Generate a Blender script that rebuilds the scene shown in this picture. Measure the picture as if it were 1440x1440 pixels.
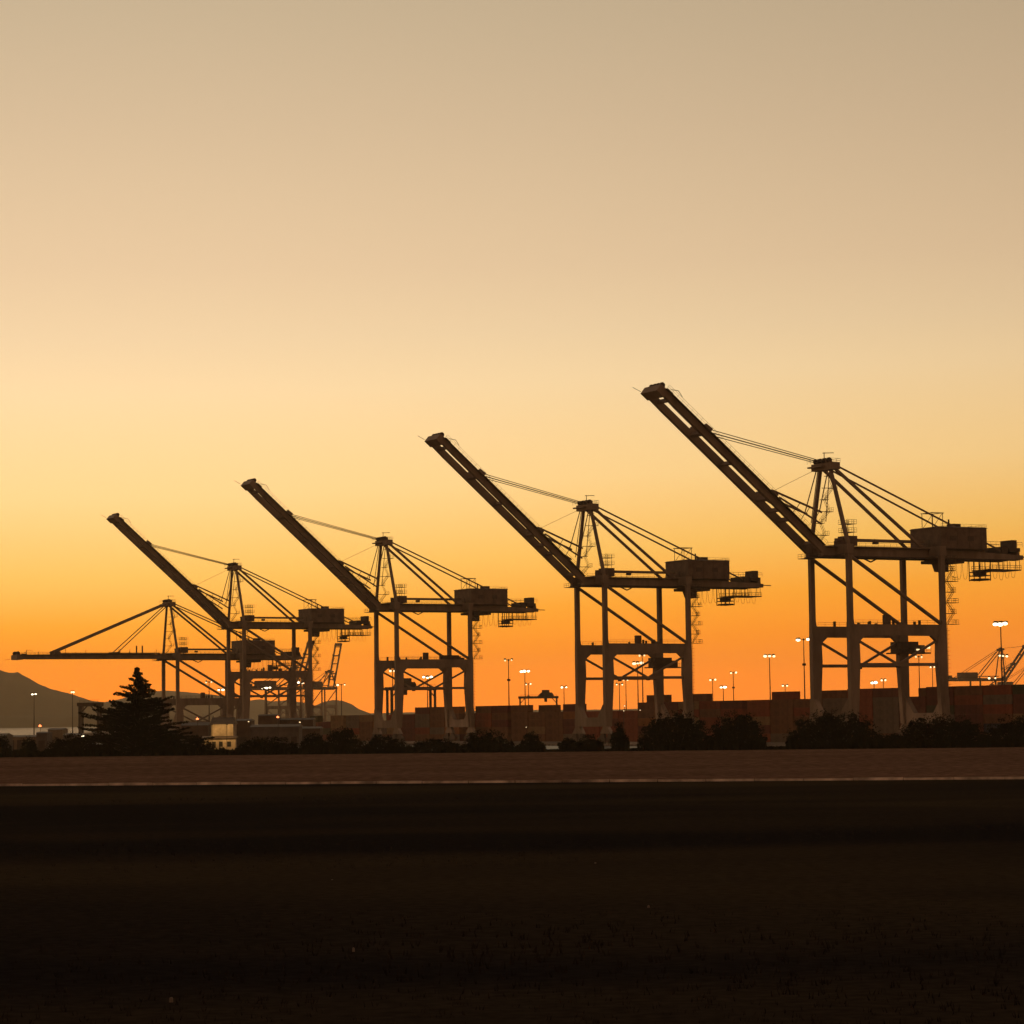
import bpy, math, random
from mathutils import Vector, Matrix

rng = random.Random(11)
for o in list(bpy.data.objects):
    bpy.data.objects.remove(o)
sc = bpy.context.scene
COL = sc.collection

# ------------------------------------------------------------------ camera
F_PX, PITCH, ROLL, CAM_H = 3705.0, 0.0783, 0.0127, 8.17     # focal length in photo pixels (1440 wide)
fwd = Vector((0, math.cos(PITCH), math.sin(PITCH)))
up0 = Vector((0, -math.sin(PITCH), math.cos(PITCH)))
rt0 = Vector((1, 0, 0))
c_r = math.cos(ROLL) * rt0 - math.sin(ROLL) * up0
c_u = math.sin(ROLL) * rt0 + math.cos(ROLL) * up0
cam_d = bpy.data.cameras.new('camera')
cam = bpy.data.objects.new('camera', cam_d)
COL.objects.link(cam)
cam.matrix_world = Matrix(((c_r.x, c_u.x, -fwd.x, 0), (c_r.y, c_u.y, -fwd.y, 0),
                           (c_r.z, c_u.z, -fwd.z, CAM_H), (0, 0, 0, 1)))
cam_d.sensor_width = 36
cam_d.lens = 36 * F_PX / 1440
cam_d.clip_start = 1
cam_d.clip_end = 60000
sc.camera = cam


def pix(px, py, d):
    """world point at depth d (metres along +Y) seen at a photo pixel"""
    v = fwd * F_PX + c_r * (px - 720) - c_u * (py - 720)
    v = v * (d / v.y)
    return Vector((v.x, v.y, v.z + CAM_H))


# ------------------------------------------------------------------ world: dusk sky
SUN_AZ = math.radians(-11)         # the sun has just gone down a little left of the cranes
SUN_EL = math.radians(0.6)
world = bpy.data.worlds.new('World')
sc.world = world
world.use_nodes = True
wn, wl = world.node_tree.nodes, world.node_tree.links
wn.clear()


def N(t, **kw):
    n = wn.new(t)
    for k, v in kw.items():
        setattr(n, k, v)
    return n


def math_n(op, a, b=None):
    n = N('ShaderNodeMath', operation=op)
    for i, x in enumerate((a, b)):
        if x is None:
            continue
        if isinstance(x, (int, float)):
            n.inputs[i].default_value = x
        else:
            wl.new(x, n.inputs[i])
    return n.outputs[0]


tc = N('ShaderNodeTexCoord')
sep = N('ShaderNodeSeparateXYZ')
wl.new(tc.outputs['Generated'], sep.inputs[0])
zc = math_n('MAXIMUM', sep.outputs[2], 0.0)
hl = math_n('SQRT', math_n('ADD', math_n('MULTIPLY', sep.outputs[0], sep.outputs[0]),
                           math_n('ADD', math_n('MULTIPLY', sep.outputs[1], sep.outputs[1]), 1e-6)))
dot = math_n('ADD', math_n('MULTIPLY', sep.outputs[0], math.sin(SUN_AZ)),
             math_n('MULTIPLY', sep.outputs[1], math.cos(SUN_AZ)))
cosd = math_n('DIVIDE', dot, hl)
west = math_n('POWER', math_n('MULTIPLY', math_n('ADD', cosd, 1.0), 0.5), 5.0)


glow = math_n('POWER', math_n('MULTIPLY', math_n('ADD', cosd, 1.0), 0.5), 40.0)   # the pale glow reaches lower where the sun went down
shift = math_n('MULTIPLY', math_n('SUBTRACT', glow, 0.426), 0.030)
shift = math_n('MULTIPLY', shift, math_n('MINIMUM', math_n('MULTIPLY', zc, 20.0), 1.0))
shift = math_n('MULTIPLY', shift, math_n('MAXIMUM', math_n('SUBTRACT', 1.0, math_n('MULTIPLY', zc, 5.0)), 0.0))
zg_ = math_n('ADD', zc, shift)


def ramp(stops):
    r = N('ShaderNodeValToRGB')
    e = r.color_ramp.elements
    while len(e) > 1:
        e.remove(e[-1])
    e[0].position = stops[0][0]
    e[0].color = (*stops[0][1], 1)
    for p, c in stops[1:]:
        x = e.new(p)
        x.color = (*c, 1)
    wl.new(zg_, r.inputs[0])
    return r.outputs[0]


SKY_STOPS = [(0.0, (1.8, .40, .02)), (0.012, (1.8, .40, .012)), (0.030, (1.45, .40, .010)),
             (0.046, (1.28, .48, .03)), (0.067, (1.14, .635, .135)), (0.094, (1.09, .735, .305)),
             (0.130, (.975, .725, .405)), (0.148, (.875, .66, .395)), (0.172, (.78, .58, .36)), (0.224, (.64, .485, .31)), (0.265, (.545, .425, .275)),
             (0.42, (.31, .235, .155)), (0.65, (.15, .115, .08)), (1.0, (.095, .062, .042))]
sky_w = ramp(SKY_STOPS)
sky_e = ramp([(0.0, (.38, .155, .058)), (0.15, (.33, .155, .07)), (0.4, (.17, .10, .058)), (1.0, (.095, .062, .042))])
mixw = N('ShaderNodeMix', data_type='RGBA')
wl.new(west, mixw.inputs[0])
wl.new(sky_e, mixw.inputs[6])
wl.new(sky_w, mixw.inputs[7])
nish = N('ShaderNodeTexSky', sky_type='NISHITA', sun_disc=False, sun_elevation=SUN_EL,
         sun_rotation=SUN_AZ, altitude=10, air_density=1.5, dust_density=4.0, ozone_density=1.0)
bg1 = N('ShaderNodeBackground')
bg1.inputs[1].default_value = 1.0
bg2 = N('ShaderNodeBackground')
bg2.inputs[1].default_value = 0.02
wl.new(mixw.outputs[2], bg1.inputs[0])
wl.new(nish.outputs[0], bg2.inputs[0])
wl.new(math_n('ADD', math_n('MULTIPLY', glow, 0.10), 0.96), bg1.inputs[1])
addw = N('ShaderNodeAddShader')
wl.new(bg1.outputs[0], addw.inputs[0])
wl.new(bg2.outputs[0], addw.inputs[1])
wo = N('ShaderNodeOutputWorld')
wl.new(addw.outputs[0], wo.inputs[0])

sun_d = bpy.data.lights.new('sun', 'SUN')
sun_d.energy = 0.12
sun_d.angle = math.radians(6)
sun_d.color = (1.0, .55, .25)
sun = bpy.data.objects.new('sun', sun_d)
COL.objects.link(sun)
s_dir = Vector((math.sin(SUN_AZ) * math.cos(SUN_EL), math.cos(SUN_AZ) * math.cos(SUN_EL), math.sin(SUN_EL)))
sun.rotation_euler = s_dir.to_track_quat('Z', 'Y').to_euler()
sun.location = (0, 0, 300)

sc.view_settings.view_transform = 'Standard'
sc.view_settings.look = 'None'
sc.view_settings.exposure = 0
sc.view_settings.gamma = 1
sc.cycles.use_denoising = True
sc.cycles.max_bounces = 5
sc.cycles.volume_bounces = 2
sc.cycles.sample_clamp_indirect = 3


# ------------------------------------------------------------------ materials
MATS = {}


def mat(name, col, rough=0.7, metal=0.0, var=0.25, scale=0.4, bump=0.0, stretch=(1, 1, 1), col2=None, spec=0.5):
    if name in MATS:
        return MATS[name]
    m = bpy.data.materials.new(name)
    m.use_nodes = True
    n, l = m.node_tree.nodes, m.node_tree.links
    b = n['Principled BSDF']
    b.inputs['Roughness'].default_value = rough
    b.inputs['Metallic'].default_value = metal
    b.inputs['Specular IOR Level'].default_value = spec
    t = n.new('ShaderNodeTexCoord')
    mp = n.new('ShaderNodeMapping')
    mp.inputs['Scale'].default_value = stretch
    l.new(t.outputs['Object'], mp.inputs[0])
    nz = n.new('ShaderNodeTexNoise')
    nz.inputs['Scale'].default_value = scale
    nz.inputs['Detail'].default_value = 7
    nz.inputs['Roughness'].default_value = .65
    l.new(mp.outputs[0], nz.inputs['Vector'])
    cr = n.new('ShaderNodeValToRGB')
    e = cr.color_ramp.elements
    e[0].position, e[1].position = .32, .68
    a = col2 or tuple(c * (1 - var) for c in col)
    bb = tuple(min(1, c * (1 + var)) for c in col)
    e[0].color, e[1].color = (*a, 1), (*bb, 1)
    l.new(nz.outputs['Fac'], cr.inputs[0])
    l.new(cr.outputs[0], b.inputs['Base Color'])
    if bump:
        bp = n.new('ShaderNodeBump')
        bp.inputs['Strength'].default_value = 1
        bp.inputs['Distance'].default_value = bump
        l.new(nz.outputs['Fac'], bp.inputs['Height'])
        l.new(bp.outputs[0], b.inputs['Normal'])
    MATS[name] = m
    return m


def emit(name, col, s):
    if name in MATS:
        return MATS[name]
    m = bpy.data.materials.new(name)
    m.use_nodes = True
    b = m.node_tree.nodes['Principled BSDF']
    b.inputs['Base Color'].default_value = (.6, .6, .6, 1)
    b.inputs['Emission Color'].default_value = (*col, 1)
    b.inputs['Emission Strength'].default_value = s
    MATS[name] = m
    return m


STEEL = mat('crane_paint', (.25, .19, .145), .55, var=.35, scale=.25, stretch=(1, 1, .3))
STEEL_D = mat('dark_steel', (.085, .062, .048), .6, var=.3, scale=.6)
CABLE = mat('cable', (.05, .045, .04), .6)
YCABLE = mat('festoon_cable', (.25, .17, .04), .6)
HOUSE = mat('house_panel', (.15, .10, .075), .6, var=.35, scale=.5)
GLASS = mat('cab_glass', (.03, .03, .03), .08)
RUBBER = mat('rubber', (.02, .02, .02), .8)
CONC = mat('concrete', (.36, .33, .29), .9, var=.25, scale=.2, bump=.02)
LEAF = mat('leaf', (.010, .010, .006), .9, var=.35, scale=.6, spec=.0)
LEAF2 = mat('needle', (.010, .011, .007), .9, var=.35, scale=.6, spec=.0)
BARK = mat('bark', (.05, .035, .025), .9, var=.4, scale=2)
LAMP_W = emit('lamp_white', (1.0, .74, .40), 2.4)
LAMP_B = emit('lamp_bright', (1.0, .82, .54), 5)
LAMP_R = emit('lamp_red', (1.0, .24, .07), 3.2)
LAMP_D = emit('lamp_dim', (1.0, .70, .34), 1.5)


# ------------------------------------------------------------------ mesh builder
class MB:
    def __init__(s):
        s.v, s.f = [], []

    def hexa(s, p):                       # 8 corners, bottom ring then top ring
        b = len(s.v)
        s.v += [tuple(q) for q in p]
        s.f += [(b, b + 3, b + 2, b + 1), (b + 4, b + 5, b + 6, b + 7), (b, b + 1, b + 5, b + 4),
                (b + 1, b + 2, b + 6, b + 5), (b + 2, b + 3, b + 7, b + 6), (b + 3, b, b + 4, b + 7)]
        return s

    def box(s, x0, x1, y0, y1, z0, z1):
        return s.hexa([(x0, y0, z0), (x1, y0, z0), (x1, y1, z0), (x0, y1, z0),
                       (x0, y0, z1), (x1, y0, z1), (x1, y1, z1), (x0, y1, z1)])

    def beam(s, p, q, w, h, side=None, w2=None, h2=None):   # w across, h in the other direction
        p, q = Vector(p), Vector(q)
        d = (q - p).normalized()
        a = Vector(side) if side else Vector((0, 1, 0))
        a = (a - d * a.dot(d))
        if a.length < 1e-4:
            a = Vector((1, 0, 0)) - d * d.x
        a.normalize()
        b = d.cross(a)
        w2, h2 = w2 or w, h2 or h
        r = [p - a * w / 2 - b * h / 2, p + a * w / 2 - b * h / 2, p + a * w / 2 + b * h / 2, p - a * w / 2 + b * h / 2,
             q - a * w2 / 2 - b * h2 / 2, q + a * w2 / 2 - b * h2 / 2, q + a * w2 / 2 + b * h2 / 2, q - a * w2 / 2 + b * h2 / 2]
        return s.hexa(r)

    def tube(s, p, q, r, n=8, r2=None):
        p, q = Vector(p), Vector(q)
        d = (q - p).normalized()
        a = Vector((0, 0, 1)) if abs(d.z) < .9 else Vector((1, 0, 0))
        a = (a - d * a.dot(d)).normalized()
        b = d.cross(a)
        r2 = r if r2 is None else r2
        k = len(s.v)
        for c, rr in ((p, r), (q, r2)):
            for i in range(n):
                t = 2 * math.pi * i / n
                s.v.append(tuple(c + a * (rr * math.cos(t)) + b * (rr * math.sin(t))))
        for i in range(n):
            j = (i + 1) % n
            s.f.append((k + i, k + j, k + n + j, k + n + i))
        s.f.append(tuple(k + i for i in reversed(range(n))))
        s.f.append(tuple(k + n + i for i in range(n)))
        return s

    def path(s, pts, r, n=5):
        for a, b in zip(pts[:-1], pts[1:]):
            s.tube(a, b, r, n)
        return s

    def ball(s, c, r, n=10, m=6):
        k = len(s.v)
        for j in range(m + 1):
            t = math.pi * j / m
            for i in range(n):
                p = 2 * math.pi * i / n
                s.v.append((c[0] + r[0] * math.sin(t) * math.cos(p), c[1] + r[1] * math.sin(t) * math.sin(p), c[2] + r[2] * math.cos(t)))
        for j in range(m):
            for i in range(n):
                a, b = k + j * n + i, k + j * n + (i + 1) % n
                s.f.append((a, a + n, b + n, b))
        return s

    def quad(s, a, b, c, d):
        k = len(s.v)
        s.v += [tuple(a), tuple(b), tuple(c), tuple(d)]
        s.f.append((k, k + 1, k + 2, k + 3))
        return s

    def rail(s, p, q, h=1.1, step=2.0, r=.035):      # handrail with posts
        p, q = Vector(p), Vector(q)
        L = (q - p).length
        n = max(1, round(L / step))
        zz = Vector((0, 0, h))
        for i in range(n + 1):
            a = p.lerp(q, i / n)
            s.tube(a, a + zz, r, 4)
        s.tube(p + zz, q + zz, r, 4)
        s.tube(p + zz * .5, q + zz * .5, r * .8, 4)
        return s

    def mesh(s, name, m):
        me = bpy.data.meshes.new(name)
        me.from_pydata(s.v, [], s.f)
        me.materials.append(m)
        me.update()
        return me

    def build(s, name, m, parent=None, label=None, smooth=False):
        me = s.mesh(name, m)
        if smooth:
            for p in me.polygons:
                p.use_smooth = True
        o = bpy.data.objects.new(name, me)
        COL.objects.link(o)
        o.parent = parent
        if label:
            o['label'] = label
        return o


def tag(o, label, cat, group=None):
    o['label'], o['category'] = label, cat
    if group:
        o['group'] = group
    return o


def thing(name, label, cat, loc=(0, 0, 0), rz=0, group=None, scale=1):
    o = bpy.data.objects.new(name, None)
    COL.objects.link(o)
    o.location, o.rotation_euler, o.scale = loc, (0, 0, rz), (scale,) * 3
    return tag(o, label, cat, group)


def struct(o):
    o['kind'] = 'structure'
    return o


def inst(name, me, parent=None, loc=(0, 0, 0), rz=0):
    o = bpy.data.objects.new(name, me)
    COL.objects.link(o)
    o.parent, o.location, o.rotation_euler = parent, loc, (0, 0, rz)
    return o


# ------------------------------------------------------------------ crane line geometry
ALPHA = math.radians(28.82)
U2 = Vector((math.cos(ALPHA), math.sin(ALPHA), 0))      # landward
V2 = Vector((-math.sin(ALPHA), math.cos(ALPHA), 0))     # along the quay, away
C1 = Vector((85.73, 711.14, 0))


def quay(u, s, z=0.0):
    return C1 + U2 * u + V2 * s + Vector((0, 0, z))


# ------------------------------------------------------------------ ground, quay, water, hills
def ground_mat(name, stops, scale, stretch, bump=.06, fine=None):
    m = bpy.data.materials.new(name)
    m.use_nodes = True
    n, l = m.node_tree.nodes, m.node_tree.links
    b = n['Principled BSDF']
    b.inputs['Roughness'].default_value = .95
    b.inputs['Specular IOR Level'].default_value = .0
    t = n.new('ShaderNodeTexCoord')
    mp = n.new('ShaderNodeMapping')
    mp.inputs['Scale'].default_value = stretch
    l.new(t.outputs['Object'], mp.inputs[0])
    nz = n.new('ShaderNodeTexNoise')
    nz.inputs['Scale'].default_value = scale
    nz.inputs['Detail'].default_value = 3.5
    nz.inputs['Roughness'].default_value = .5
    l.new(mp.outputs[0], nz.inputs['Vector'])
    cr = n.new('ShaderNodeValToRGB')
    e = cr.color_ramp.elements
    e[0].position, e[0].color = stops[0][0], (*stops[0][1], 1)
    e[1].position, e[1].color = stops[-1][0], (*stops[-1][1], 1)
    for p, c in stops[1:-1]:
        e.new(p).color = (*c, 1)
    l.new(nz.outputs['Fac'], cr.inputs[0])
    n2 = n.new('ShaderNodeTexNoise')
    n2.inputs['Scale'].default_value = fine or 1.6
    n2.inputs['Detail'].default_value = 5
    l.new(t.outputs['Object'], n2.inputs['Vector'])
    mr = n.new('ShaderNodeMapRange')
    mr.inputs[1].default_value, mr.inputs[2].default_value = .3, .7
    mr.inputs[3].default_value, mr.inputs[4].default_value = (.45, 1.55) if fine else (.75, 1.25)
    l.new(n2.outputs['Fac'], mr.inputs[0])
    mx = n.new('ShaderNodeMix')
    mx.data_type, mx.blend_type = 'RGBA', 'MULTIPLY'
    mx.inputs[0].default_value = 1
    l.new(cr.outputs[0], mx.inputs[6])
    l.new(mr.outputs[0], mx.inputs[7])
    l.new(mx.outputs[2], b.inputs['Base Color'])
    bp = n.new('ShaderNodeBump')
    bp.inputs['Distance'].default_value = bump
    l.new(n2.outputs['Fac'], bp.inputs['Height'])
    l.new(bp.outputs[0], b.inputs['Normal'])
    return m


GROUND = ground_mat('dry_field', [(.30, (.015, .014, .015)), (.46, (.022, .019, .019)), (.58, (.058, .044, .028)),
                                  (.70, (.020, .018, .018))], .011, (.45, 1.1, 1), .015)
LOT = ground_mat('worn_asphalt', [(.3, (.165, .098, .068)), (.7, (.225, .135, .096))], .02, (.4, 2, 1), .01, .7)
WHARF = ground_mat('wharf_concrete', [(.3, (.20, .17, .14)), (.7, (.30, .26, .22))], .05, (1, 1, 1), .01, .6)

# near land, from behind the camera to the bank of the basin: a gently uneven sheet
nx, ny = 60, 90
X0, X1, Y0, Y1 = -900, 900, -150, 652
gm = MB()
for j in range(ny + 1):
    for i in range(nx + 1):
        x = X0 + (X1 - X0) * i / nx
        y = Y0 + (Y1 - Y0) * j / ny
        z = .18 * math.sin(x * .031 + 1.3 * math.sin(y * .021)) * math.sin(y * .047 + .6) + .10 * math.sin(x * .083 + y * .11)
        yk, yf = 339 - .24 * x, 572 - .2 * x
        z *= min(1, max(0, (yk - 5 - y) / 25))
        z += .8 * min(1, max(0, (y - yk) / (yf - yk)))
        if y > 625:
            z -= min(1, (y - 625) / 20) * .45
        gm.v.append((x, y, z))
for j in range(ny):
    for i in range(nx):
        a = j * (nx + 1) + i
        gm.f.append((a, a + 1, a + nx + 2, a + nx + 1))
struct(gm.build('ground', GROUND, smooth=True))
bk = MB().hexa([(-900, 648, -4), (900, 648, -4), (900, 660, -4), (-900, 660, -4),
                (-900, 648, .33), (900, 648, .33), (900, 653, .33), (-900, 653, .33)])
struct(bk.build('bank', GROUND))
# paved lot with a pale kerb along its near edge
lotm = MB().quad((-370, 339 + 88.8, .12), (370, 339 - 88.8, .12), (370, 572 - 74, .92), (-370, 572 + 74, .92))
struct(lotm.build('paved_lot', LOT))
kerb_mat = ground_mat('kerb_concrete', [(.34, (.42, .33, .28)), (.5, (.70, .58, .50)), (.68, (.82, .70, .62))], .08, (1, 1, 1), .01, .5)
km = MB()
for i in range(122):
    x = -366 + i * 6.0
    y = 338.8 - x * .24
    jz = rng.uniform(-.03, .05)
    y2 = y - 5.9 * .24
    km.hexa([(x, y - .18, 0), (x + 5.9, y2 - .18, 0), (x + 5.9, y2 + .22, 0), (x, y + .22, 0),
             (x, y - .14, .30 + jz), (x + 5.9, y2 - .14, .30 + jz), (x + 5.9, y2 + .18, .30 + jz), (x, y + .18, .30 + jz)])
ko = km.build('kerb', kerb_mat)
struct(ko)

# far land: the wharf, bounded by the quay wall
wp = [quay(-5, -420), quay(-5, 640), Vector((-300, 1500, 0)), Vector((-700, 5200, 0)), Vector((5000, 5200, 0)), Vector((2500, 300, 0))]
wm = MB()
wm.v = [tuple(p) for p in wp] + [(p.x, p.y, -5) for p in wp]
n = len(wp)
wm.f = [tuple(range(n))[::-1]] + [(i, (i + 1) % n, (i + 1) % n + n, i + n) for i in range(n)]
struct(wm.build('wharf', WHARF))
# spit of land at the left with sheds on it
sp = [(-460, 662), (-60, 690), (-64, 720), (-95, 800), (-190, 905), (-480, 930)]
sm = MB()
sm.v = [(x, y, .25) for x, y in sp] + [(x, y, -5) for x, y in sp]
n = len(sp)
sm.f = [tuple(range(n))] + [(i, i + n, (i + 1) % n + n, (i + 1) % n) for i in range(n)]
struct(sm.build('spit', GROUND))

wmat = bpy.data.materials.new('bay_water')
wmat.use_nodes = True
n_, l_ = wmat.node_tree.nodes, wmat.node_tree.links
b_ = n_['Principled BSDF']
b_.inputs['Base Color'].default_value = (.02, .018, .015, 1)
b_.inputs['Roughness'].default_value = .42
b_.inputs['IOR'].default_value = 1.33
t_ = n_.new('ShaderNodeTexCoord')
z_ = n_.new('ShaderNodeTexNoise')
z_.inputs['Scale'].default_value = .35
z_.inputs['Detail'].default_value = 6
l_.new(t_.outputs['Object'], z_.inputs['Vector'])
p_ = n_.new('ShaderNodeBump')
p_.inputs['Distance'].default_value = .012
l_.new(z_.outputs['Fac'], p_.inputs['Height'])
l_.new(p_.outputs[0], b_.inputs['Normal'])
struct(MB().quad((-7000, 640, -.5), (7000, 640, -.5), (7000, 12900, -.5), (-7000, 12900, -.5)).build('water', wmat))

HILL = mat('hill_scrub', (.055, .05, .035), .95, var=.4, scale=.004)


def ridge(name, prof, d, depth, base=-5):
    """hill whose skyline passes the given photo pixels at distance d, with slopes in front and behind"""
    m = MB()
    cols = []
    for i in range(len(prof) - 1):
        (x0, y0), (x1, y1) = prof[i], prof[i + 1]
        k = max(1, int((x1 - x0) / 6))
        for j in range(k):
            t = j / k
            cols.append((x0 + (x1 - x0) * t, y0 + (y1 - y0) * t))
    cols.append(prof[-1])
    rows = 9
    for cx, cy in cols:
        top = pix(cx, cy, d)
        hgt = max(1, top.z - base) + rng.uniform(-1.2, 1.2)
        for j in range(rows):
            t = j / (rows - 1) * 2 - 1                  # -1 front foot .. +1 back foot
            yy = d + t * depth
            f = (1 - abs(t)) ** .8
            xx = top.x * (1 + t * depth / d * .2)
            m.v.append((xx, yy, base + hgt * f + (rng.uniform(-.04, .04) * hgt if 0 < j < rows - 1 and j != rows // 2 else 0)))
    for i in range(len(cols) - 1):
        for j in range(rows - 1):
            a = i * rows + j
            m.f.append((a, a + rows, a + rows + 1, a + 1))
    return struct(m.build(name, HILL, smooth=True))


ridge('hills', [(-700, 925), (-420, 918), (-200, 924), (-60, 933), (0, 942), (12, 946), (25, 945.5), (38, 952), (55, 962), (72, 969), (88, 973),
                (104, 977), (118, 982), (132, 986), (150, 988), (162, 992), (180, 998), (200, 1004)], 9000, 600)
ridge('hills', [(60, 1006), (120, 996), (150, 987), (180, 980), (212, 973), (235, 971), (262, 973), (300, 977), (335, 982), (352, 985), (366, 983),
                (382, 986), (400, 985), (425, 988), (445, 993), (460, 1000)], 11000, 900)
ridge('hills', [(420, 1004), (440, 994), (452, 988), (468, 984), (482, 985), (494, 990), (505, 997), (520, 1003)], 8000, 700)
ridge('hills', [(480, 1004), (700, 999), (1000, 996), (1500, 988), (2200, 985)], 11500, 900)
ridge('far_shore', [(-600, 1012), (-100, 1006.5), (40, 1006.2), (110, 1006), (180, 1005.8), (300, 1006)], 8000, 150, base=-4)


# ------------------------------------------------------------------ ship-to-shore crane
G = 30.5
W = 17.0


def wheel_mesh():
    m = MB()
    m.tube((0, -.09, 0), (0, .09, 0), .38, 14)
    m.tube((0, .09, 0), (0, .16, 0), .46, 14)
    return m.mesh('wheel', STEEL_D)


WHEEL = wheel_mesh()


def zigzag(m, p0, levels, dz, run, width, ax='x', rail=True):
    """stairs: landings joined by flights going to and fro along one axis"""
    x, y, z = p0
    for i in range(levels):
        zz = z + i * dz
        e = Vector((run, 0, 0)) if ax == 'x' else Vector((0, run, 0))
        a = Vector((x, y, zz))
        b = a + e
        lo, hi = (a, b) if i % 2 == 0 else (b, a)
        for sd in (-1, 1):
            of = Vector((0, sd * width / 2, 0)) if ax == 'x' else Vector((sd * width / 2, 0, 0))
            m.tube(lo + of, hi + of + Vector((0, 0, dz)), .07, 4)
        for q in range(7):
            c = lo.lerp(hi + Vector((0, 0, dz)), (q + .5) / 7)
            m.box(c.x - .13, c.x + .13, c.y - width / 2, c.y + width / 2, c.z - .02, c.z + .02)
        if rail:
            for s in (-1, 1):
                off = Vector((0, s * width / 2, 1.0)) if ax == 'x' else Vector((s * width / 2, 0, 1.0))
                m.tube(lo + off, hi + off + Vector((0, 0, dz)), .04, 4)
                for t in (0, .5, 1):
                    q = lo.lerp(hi + Vector((0, 0, dz)), t) + off
                    m.tube(q - Vector((0, 0, 1.0)), q, .035, 4)
    return m


def sts_crane(root, zg=49.3, zp=28.0, zap=74.5, ut=-54.6, zt=93.1, ur=62.3, detail=2, up=True, seed=0, rear_trolley=True):
    rg = random.Random(seed)
    hw = W / 2

    def P(name, mb, m=STEEL, parent=root, **k):
        return mb.build(name, m, parent, **k)

    ptop = zp + 3.0
    gt = zg + 2.6                                   # girder top
    gv = 3.35                                        # girders at v = +-gv
    zs0, zs1 = 5.4, 8.2                             # sill beam
    # ---- legs: slim above the portal beam, swelling inwards under it
    for u, sg in ((0, 1), (G, -1)):
        for v in (hw, -hw):
            m = MB()
            o0, o1 = u - sg * .68, u + sg * .68      # outer / inner edge of the upper leg
            def ring(ua, ub, z, dv):
                a, b = min(ua, ub), max(ua, ub)
                return [(a, v - dv, z), (b, v - dv, z), (b, v + dv, z), (a, v + dv, z)]
            levels = [(o0, u + sg * 1.5, zs0, .75), (o0, u + sg * 2.5, zp - 6.5, .8), (o0, u + sg * 2.3, zp, .78),
                      (o0, u + sg * .9, ptop, .7), (o0, o1, ptop + 1.5, .62), (o0, o1, zg + .3, .6)]
            for (a, b) in zip(levels[:-1], levels[1:]):
                m.hexa(ring(*a) + ring(*b))
            P('leg', m)
    # ---- sill beams and bogies
    for u in (0, G):
        m = MB()
        m.box(u - .8, u + .8, -hw - 1.2, hw + 1.2, zs0, zs1)
        m.hexa([(u - .78, -hw - 1.0, zs1), (u + .78, -hw - 1.0, zs1), (u + .78, -hw + 4.2, zs1), (u - .78, -hw + 4.2, zs1),
                (u - .78, -hw - .9, zs1 + 4), (u + .78, -hw - .9, zs1 + 4), (u + .78, -hw + .9, zs1 + 4), (u - .78, -hw + .9, zs1 + 4)])
        m.hexa([(u - .78, hw - 4.2, zs1), (u + .78, hw - 4.2, zs1), (u + .78, hw + 1.0, zs1), (u - .78, hw + 1.0, zs1),
                (u - .78, hw - .9, zs1 + 4), (u + .78, hw - .9, zs1 + 4), (u + .78, hw + .9, zs1 + 4), (u - .78, hw + .9, zs1 + 4)])
        P('sill_beam', m)
        if detail >= 1:
            for v in (-hw, hw):
                for dv in (-2.6, 2.6):
                    c = v + dv
                    b = MB()
                    b.box(u - .55, u + .55, c - 2.3, c + 2.3, .9, 1.9)
                    b.hexa([(u - .5, c - 1.6, 1.9), (u + .5, c - 1.6, 1.9), (u + .5, c + 1.6, 1.9), (u - .5, c + 1.6, 1.9),
                            (u - .4, c - dv * .35 - .5, 3.4), (u + .4, c - dv * .35 - .5, 3.4), (u + .4, c - dv * .35 + .5, 3.4), (u - .4, c - dv * .35 + .5, 3.4)])
                    bo = P('bogie', b, STEEL_D)
                    if detail >= 2:
                        for k in range(4):
                            inst('wheel', WHEEL, bo, (u, c - 1.65 + k * 1.1, .47), math.pi / 2)
                e = MB()
                e.hexa([(u - .6, v - 3.2, 3.2), (u + .6, v - 3.2, 3.2), (u + .6, v + 3.2, 3.2), (u - .6, v + 3.2, 3.2),
                        (u - .6, v - 1.2, zs0), (u + .6, v - 1.2, zs0), (u + .6, v + 1.2, zs0), (u - .6, v + 1.2, zs0)])
                P('equaliser_beam', e)
    # ---- portal: beam, tie and V-braces on both sides, diagonals above
    for v in (hw, -hw):
        m = MB().box(.6, G - .6, v - .62, v + .62, zp, ptop)
        for sg, u in ((1, 2.4), (-1, G - 2.4)):      # haunches in the corners
            m.hexa([(u, v - .6, zp - 1.6), (u + sg * .05, v - .6, zp - 1.6), (u + sg * .05, v + .6, zp - 1.6), (u, v + .6, zp - 1.6),
                    (u, v - .6, zp + .02), (u + sg * 2.0, v - .6, zp + .02), (u + sg * 2.0, v + .6, zp + .02), (u, v + .6, zp + .02)])
        P('portal_beam', m)
        zt_ = zp - 7.6
        P('lower_tie', MB().beam((1.5, v, zt_), (G - 1.5, v, zt_), .7, .85))
        P('portal_brace', MB().beam((2.2, v, zp - 1.2), (G / 2 - .6, v, zt_ + .3), .5, .62))
        P('portal_brace', MB().beam((G - 2.2, v, zp - 1.2), (G / 2 + .6, v, zt_ + .3), .5, .62))
        P('diagonal_brace', MB().tube((.6, v, zg - .4), (G - .8, v, ptop + .3), .52, 10))
        if detail >= 2:
            h = MB().rail((1.2, v - .8, ptop), (G - 1.2, v - .8, ptop), 1.1, 2.4)
            P('handrail', h, STEEL_D)
            for k in range(4):
                u = 4 + rg.uniform(0, 22)
                b = MB().box(u, u + .5, v - .3, v + .3, ptop, ptop + rg.uniform(.8, 1.5))
                P('junction_box', b, STEEL_D)
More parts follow.
